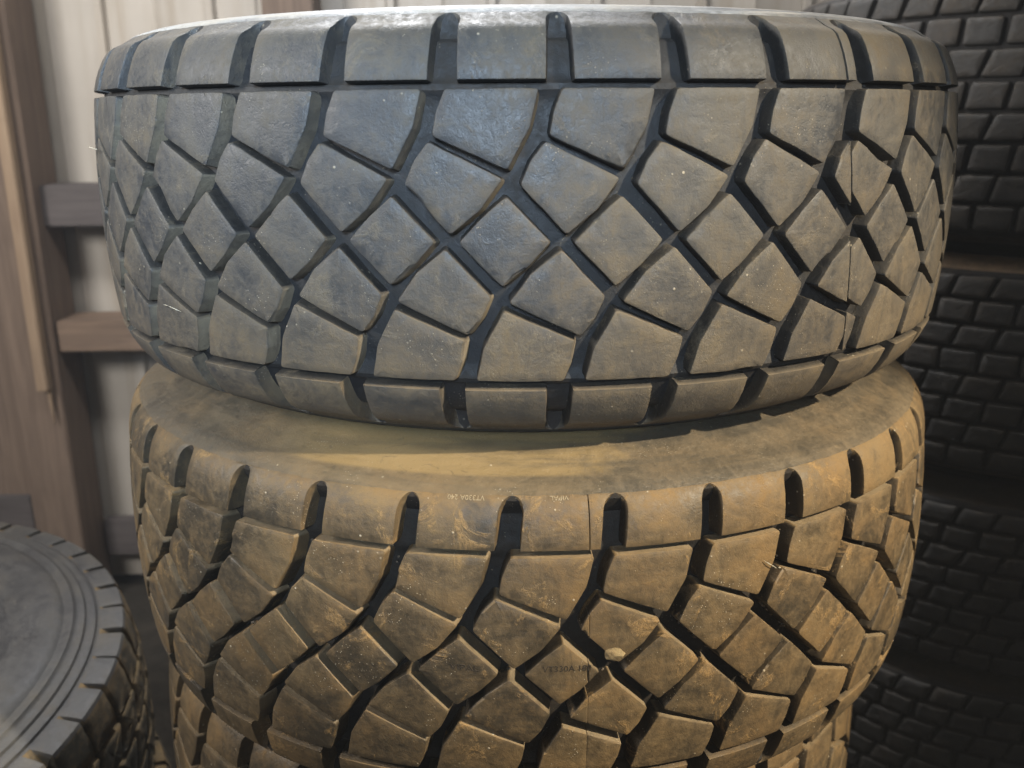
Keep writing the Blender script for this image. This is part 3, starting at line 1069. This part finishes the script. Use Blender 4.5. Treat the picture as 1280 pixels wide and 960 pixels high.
# ------------------------------------------------------------------ grey tyre lying at the left, another below it
def lug_tyre(label, loc, rot, mats, nb, hw, seed, group, phase=0.0):
    rg = random.Random(seed)
    root = thing('truck_tyre', label, 'tyre', loc, rot, group)
    crown = (0.522, 0.55, hw - 0.030)
    e = 0.522 - 0.55 * (hw - 0.030) ** 2
    sidep = [(hw - 0.018, e - 0.004), (hw - 0.007, 0.5065), (hw - 0.0025, 0.5045), (hw - 0.0003, 0.5030), (hw + 0.0006, 0.5000), (hw + 0.0012, 0.4960), (hw + 0.003, 0.482), (hw + 0.004, 0.468), (hw + 0.0045, 0.4655), (hw + 0.0095, 0.4635), (hw + 0.0105, 0.452), (hw + 0.0125, 0.4505), (hw + 0.0150, 0.4485), (hw + 0.0165, 0.4385), (hw + 0.0195, 0.4365), (hw + 0.0215, 0.434), (hw + 0.020, 0.4190), (hw + 0.0235, 0.4165), (hw + 0.0275, 0.400), (hw + 0.0275, 0.38), (hw + 0.022, 0.355), (hw + 0.008, 0.325), (hw - 0.006, 0.30), (hw - 0.012, 0.285)]
    prof = Prof(sidep, sidep, crown)
    depth = 0.016
    s_t, s_b = prof.s_of_z(hw + 0.0038), prof.s_of_z(-hw - 0.0038)
    make_carcass(prof, root, depth, mats, (s_t, s_b), n=128)
    dep = depth_ramp(depth, s_t, s_b)
    p = 360.0 / nb
    var = {}
    for side in (1, -1):
        var[side] = []
        for _ in range(4):
            s_tip, s_in = prof.s_of_z(side * (hw + 0.0038)), prof.s_of_z(side * (hw - 0.055))
            tt = [0, 0.06, 0.14, 0.22, 0.30, 0.36, 0.42, 0.50, 0.62, 0.80, 1.0]
            ss = [s_tip + (s_in - s_tip) * t for t in tt]
            lw = rg.uniform(0.75, 1.1)
            L = [-p / 2 + lw * (0.55 + 0.35 * t) for t in tt]
            Rr = [p / 2 - lw * (0.55 + 0.35 * t) for t in tt]
            me = to_mesh('shoulder_block', grid_block(prof, L, Rr, ss, dep, 0.002, 0.0012, rg, cols=4), mats[3] if side > 0 else mats[0])
            me.materials.append(mats[0])
            for pl in me.polygons:          # the flank below the rim is caked with dirt
                if side * pl.center.z < hw - 0.004:
                    pl.material_index = 1
            for v in me.vertices:           # and torn
                if side * v.co.z < hw - 0.010:
                    k_ = 1 + rg.uniform(-0.006, 0.002)
                    v.co.x *= k_
                    v.co.y *= k_
            var[side].append(me)
    rowpoly = []
    edges = np.linspace(hw - 0.064, -hw + 0.064, 4)
    for ri in range(3):
        rowpoly.append([(-p / 2 + 0.7 + 1.2, edges[ri]), (p / 2 - 0.7 + 1.2, edges[ri]), (p / 2 - 0.7 - 1.2, edges[ri + 1] + 0.009), (-p / 2 + 0.7 - 1.2, edges[ri + 1] + 0.009)])
    cvar = [[to_mesh('tread_block', poly_block(prof, q_, depth, 0.003, 0.003, rg, wear=0.0025, chips=4, jit=0.0012), mats[0]) for _ in range(4)] for q_ in rowpoly]
    for k in range(nb):
        a = phase + k * p
        for side in (1, -1):
            link_obj('shoulder_block', rg.choice(var[side]), root, math.radians(a + rg.uniform(-0.4, 0.4)))
        for ri in range(3):
            link_obj('tread_block', rg.choice(cvar[ri]), root, math.radians(a + p * 0.5 * (ri % 2) + rg.uniform(-0.3, 0.3)))
    return root


HW_L = 0.150
tl = 0.0895
lug_tyre('grey tyre lying flat at lower left, its lugged rim and ringed sidewall up', (-1.0814, 1.1155 + HW_L * tl, H - 0.7722 - HW_L), (tl, 0, 0),
         (M_L_base, M_L_base, M_L, M_L), 46, HW_L, 41, 'tyres lying at the lower left', phase=2.4)
lug_tyre('mud caked tyre in the shadow beneath the grey flat tyre at lower left', (-1.06, 1.15, H - 1.225), (0.03, 0.01, 0),
         (M_L_base, M_L_base, M_L_base, M_L_base), 44, 0.150, 42, 'tyres lying at the lower left', phase=5.0)


# ------------------------------------------------------------------ small stuff: clump, straws, grit
def on_tyre(root, prof, phi, z, h=0.0):
    x, y, zz = prof.pt(math.radians(phi), prof.s_of_z(z), h)
    return Vector((x, y, zz)) + root.location


bm = bmesh.new()
bmesh.ops.create_icosphere(bm, subdivisions=2, radius=1)
for v in bm.verts:
    n = v.co.normalized()
    k = 1 + 0.16 * math.sin(4 * n.x + 1) * math.sin(5 * n.y + 2) + 0.12 * math.sin(6 * n.z + 3 * n.x)
    v.co = n * k
    v.co.x *= 0.0095
    v.co.y *= 0.0035
    v.co.z *= 0.0062
me = bpy.data.meshes.new('mud_clump')
bm.to_mesh(me)
bm.free()
me.materials.append(M_MUD)
cl = bpy.data.objects.new('mud_clump', me)
C.objects.link(cl)
cl.location = on_tyre(mid_tyre, prof_B, 8.0, 0.0145, 0.002)
tag(cl, 'pale yellow clump of dried mud stuck on a tread block of the dusty brown tyre', 'mud')


def straw(label, pts, rad=0.0007):
    V, F = [], []
    pts = [Vector(p) for p in pts]
    n = 5
    for i, p in enumerate(pts):
        t = (pts[min(i + 1, len(pts) - 1)] - pts[max(i - 1, 0)]).normalized()
        a = t.orthogonal().normalized()
        c = t.cross(a)
        r = rad * (0.35 if i in (0, len(pts) - 1) else 1)
        for k in range(n):
            V.append(p + (a * math.cos(2 * PI * k / n) + c * math.sin(2 * PI * k / n)) * r)
    for i in range(len(pts) - 1):
        for k in range(n):
            F.append((i * n + k, i * n + (k + 1) % n, (i + 1) * n + (k + 1) % n, (i + 1) * n + k))
    F.append(tuple(range(n))[::-1])
    F.append(tuple((len(pts) - 1) * n + k for k in range(n)))
    o = mesh_obj('straw', [tuple(v) for v in V], F, M_STRAW, smooth=60)
    return tag(o, label, 'straw', 'bits of straw caught in the treads')


def straw_on(label, root, prof, ends, h=0.0015, rad=0.0007, sag=0.004):
    (a0, z0), (a1, z1) = ends
    pts = []
    for k in range(7):
        t = k / 6
        pts.append(on_tyre(root, prof, a0 + (a1 - a0) * t, z0 + (z1 - z0) * t + sag * math.sin(PI * t), h + 0.002 * math.sin(PI * t)))
    straw(label, pts, rad)


straw_on('straw sliver lying on the left blocks of the topmost tyre', top_tyre, prof_A, ((-43.0, -0.076), (-39.5, -0.079)), rad=0.0004, sag=0.002)
straw_on('straw poking out at the left edge of the topmost tyre', top_tyre, prof_A, ((-57.0, 0.066), (-63.0, 0.068)), h=0.006, sag=0.0)
straw_on('fine straw over a groove at the right of the dusty brown tyre', mid_tyre, prof_B, ((24.2, 0.083), (25.9, 0.072)), sag=0.0, rad=0.00035)

# grit and pebbles lodged in the grooves of the dusty tyre
rg = random.Random(77)
b = Buf()


def pebble(p, r):
    bmx = bmesh.new()
    bmesh.ops.create_icosphere(bmx, subdivisions=1, radius=r)
    for v in bmx.verts:
        v.co = v.co * rg.uniform(0.7, 1.25)
        v.co.z *= 0.75
    bmx.verts.index_update()
    b.add([(v.co + p)[:] for v in bmx.verts], [[v.index for v in f.verts] for f in bmx.faces])
    bmx.free()


def along(root, prof, a0, z0, a1, z1, n, depth, rr):
    for _ in range(n):
        t = rg.random()
        pebble(on_tyre(root, prof, a0 + (a1 - a0) * t + rg.uniform(-.3, .3), z0 + (z1 - z0) * t + rg.uniform(-.002, .002), -depth + rg.uniform(0.001, 0.006)), rg.uniform(*rr))


for k in (0, 1, 2):
    a = PHASE_B + k * PITCH
    # cross grooves between the second and third rows right of centre
    z_ = lambda z: z * ZS_B + ZO_B
    along(mid_tyre, prof_B, a + 10.29 - 10.6, z_(0.0385), a + 10.29 - 7.0, z_(0.003), 14, 0.019, (0.0012, 0.0034))
    along(mid_tyre, prof_B, a - 8.4, z_(0.079), a - 3.0, z_(0.054), 6, 0.019, (0.001, 0.0026))
for k in range(-4, 4):
    a = PHASE_B + k * PITCH
    along(mid_tyre, prof_B, a - 12.0, -0.055, a + 2.0, 0.105, 10, 0.0195, (0.0008, 0.002))
gr = mesh_obj('grit', b.v, b.f, M_GRIT, smooth=0)
tag(gr, 'dark grit and small stones lodged in the grooves of the dusty brown tyre', 'grit', kind='stuff')

# ------------------------------------------------------------------ added haze that imitates lens glare
q = NT('glare_haze')
q.t.nodes.remove(q.b)
vol = q.n('ShaderNodeVolumePrincipled')
vol.inputs['Color'].default_value = (0.92, 0.95, 1.0, 1)
vol.inputs['Density'].default_value = 0.007
vol.inputs['Anisotropy'].default_value = -0.2
q.l(vol.outputs[0], q.t.nodes['Material Output'].inputs['Volume'])
b = Buf()
b.box(-5.3, 5.3, -4.2, 7.0, -1.0, 4.0)
hz = mesh_obj('haze', b.v, b.f, q.m, smooth=0)
tag(hz, 'thin added haze that imitates lens glare', 'haze', kind='stuff')
